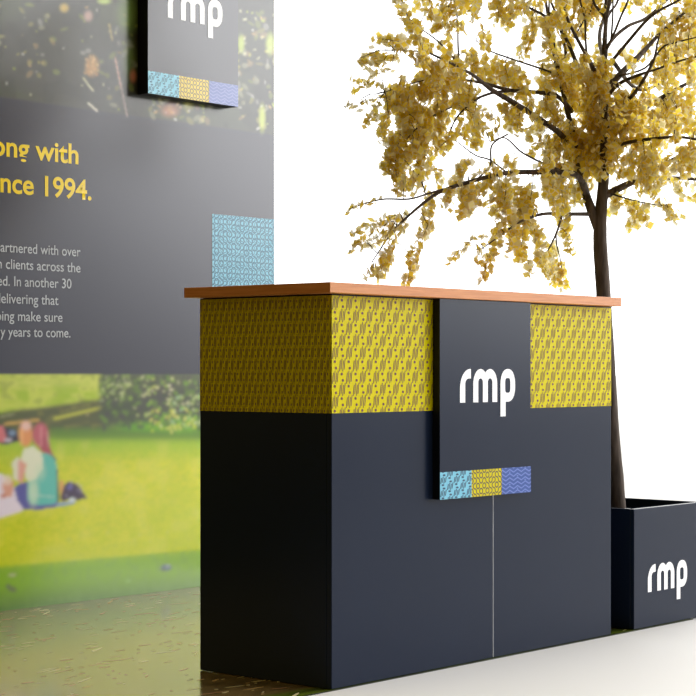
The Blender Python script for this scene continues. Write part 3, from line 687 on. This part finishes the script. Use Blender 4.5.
# looser filling where the crown is thick, with the open gaps left open
GAPS = [(527, 148, 20, 17), (495, 117, 14, 8), (412, 76, 14, 6), (492, 55, 0, 0), (516, 40, 9, 20), (470, 40, 10, 14), (502, 52, 14, 9), (592, 42, 7, 14), (624, 62, 10, 9), (625, 30, 18, 22), (682, 74, 7, 10), (508, 66, 0, 0), (537, 60, 14, 9), (470, 232, 24, 20), (450, 226, 20, 30), (584, 240, 14, 60), (520, 8, 8, 10), (625, 168, 4, 8), (448, 166, 10, 8), (495, 205, 0, 0), (552, 225, 6, 10), (516, 200, 5, 6), (630, 250, 80, 22), (700, 220, 26, 30)]
def open_gap(u, v): return any(rx and ((u-x)/rx)**2+((v-y)/ry)**2 < 1 for x, y, rx, ry in GAPS)
REG = [((385, 80, 470, 180), 26), ((470, 60, 545, 130), 16), ((545, 60, 610, 195), 34), ((610, 85, 696, 170), 34), ((545, -10, 600, 60), 14), ((655, -10, 700, 60), 14), ((440, -15, 545, 20), 12), ((470, 150, 545, 215), 12), ((400, 40, 470, 90), 10)]
for bx, n in REG:
    for _ in range(int(n*1.35)):
        u, v = Rn.uniform(bx[0], bx[2]), Rn.uniform(bx[1], bx[3]); du, dv = Rn.uniform(-8, 8), Rn.uniform(12, 30)
        if open_gap(u, v) or open_gap(u+du, v+dv) or open_gap(u+du/2, v+dv/2): continue
        string(u, v, u+du, v+dv, Rn.uniform(4, 8), 1.2, pale=v > 150)
# the crown goes on outside the picture, above and to the right
for bx, n in (((696, -60, 800, 190), 90), ((540, -180, 700, -12), 90), ((420, -80, 545, -15), 30)):
    for _ in range(n):
        u, v = Rn.uniform(bx[0], bx[2]), Rn.uniform(bx[1], bx[3])
        string(u, v, u+Rn.uniform(-8, 8), v+Rn.uniform(15, 35), 7, .9)
for (o, S_), lb, tb in zip(BR, LB, TW):
    if lb.f:
        f = lb.build('foliage', LEAF); bpy.context.view_layer.update(); f.parent = o
        f.matrix_parent_inverse = o.matrix_world.inverted(); tag(f, 'golden yellow squarish leaves', kind='stuff')
        t_ = tb.build('twigs', M['twig']); t_.parent = o; t_.matrix_parent_inverse = o.matrix_world.inverted(); tag(t_, kind='stuff')
print('leaves', sum(len(l.f)//6 for l in LB))

# ================================================================ LIGHT
w = bpy.data.worlds.new('studio_world'); bpy.context.scene.world = w; w.use_nodes = True; nt = w.node_tree
bg = nt.nodes['Background']; tc = nt.nodes.new('ShaderNodeTexCoord'); sp = nt.nodes.new('ShaderNodeSeparateXYZ')
nt.links.new(tc.outputs['Generated'], sp.inputs[0])
def mr(src, a, b, c, d, typ='SMOOTHSTEP'):
    n_ = nt.nodes.new('ShaderNodeMapRange'); n_.interpolation_type = typ
    for k_, val in zip(('From Min', 'From Max', 'To Min', 'To Max'), (a, b, c, d)): n_.inputs[k_].default_value = val
    nt.links.new(src, n_.inputs['Value']); return n_.outputs['Result']
def mth(op, a, b):
    n_ = nt.nodes.new('ShaderNodeMath'); n_.operation = op
    for i_, q in enumerate((a, b)):
        if isinstance(q, (int, float)): n_.inputs[i_].default_value = q
        else: nt.links.new(q, n_.inputs[i_])
    return n_.outputs[0]
side = mr(sp.outputs['X'], -.1, .4, .17, 1.0)         # the hall is dark on the left
back = mr(sp.outputs['Y'], 0.0, .35, 0.0, 1.0)          # bright white cyclorama behind
diag = mth('ADD', sp.outputs['Z'], mth('SUBTRACT', sp.outputs['X'], .70))
sheen_glow = mth('MULTIPLY', mth('MULTIPLY', mr(diag, .0, .15, 0, 1), mr(sp.outputs['Z'], -.01, .05, 0, 1)), mr(sp.outputs['Z'], .35, .55, 8.6, 0))  # bright patch shaped into the world, reflected as haze in the prints
front = mth('ADD', mth('ADD', .8, mr(sp.outputs['Z'], .55, .85, 0, 1.5)), sheen_glow)      # even front light, added overhead fill and an added glow that hazes the prints
lum = mth('MULTIPLY', side, mth('ADD', mth('MULTIPLY', back, 2.5), mth('MULTIPLY', mth('SUBTRACT', 1.0, back), front)))
mc = nt.nodes.new('ShaderNodeMix'); mc.data_type = 'RGBA'
mc.inputs[6].default_value = (1, .72, .22, 1); mc.inputs[7].default_value = (1, 1, 1, 1)
nt.links.new(mr(sp.outputs['X'], -.1, .1, 0, 1), mc.inputs[0]); nt.links.new(mc.outputs[2], bg.inputs['Color'])
nt.links.new(lum, bg.inputs['Strength'])

# ================================================================ CAMERA
cd = bpy.data.cameras.new('camera'); co = bpy.data.objects.new('camera', cd); COL.objects.link(co)
co.location = CAM; co.rotation_euler = (math.pi/2, 0, TH-math.pi/2)
cd.sensor_width = 36; cd.lens = 36*FPX/696; cd.shift_y = 22/696; cd.clip_end = 600
sc = bpy.context.scene; sc.camera = co
vs = sc.view_settings; vs.view_transform = 'Standard'; vs.look = 'None'; vs.gamma = 1; vs.exposure = 0; vs.use_curve_mapping = False
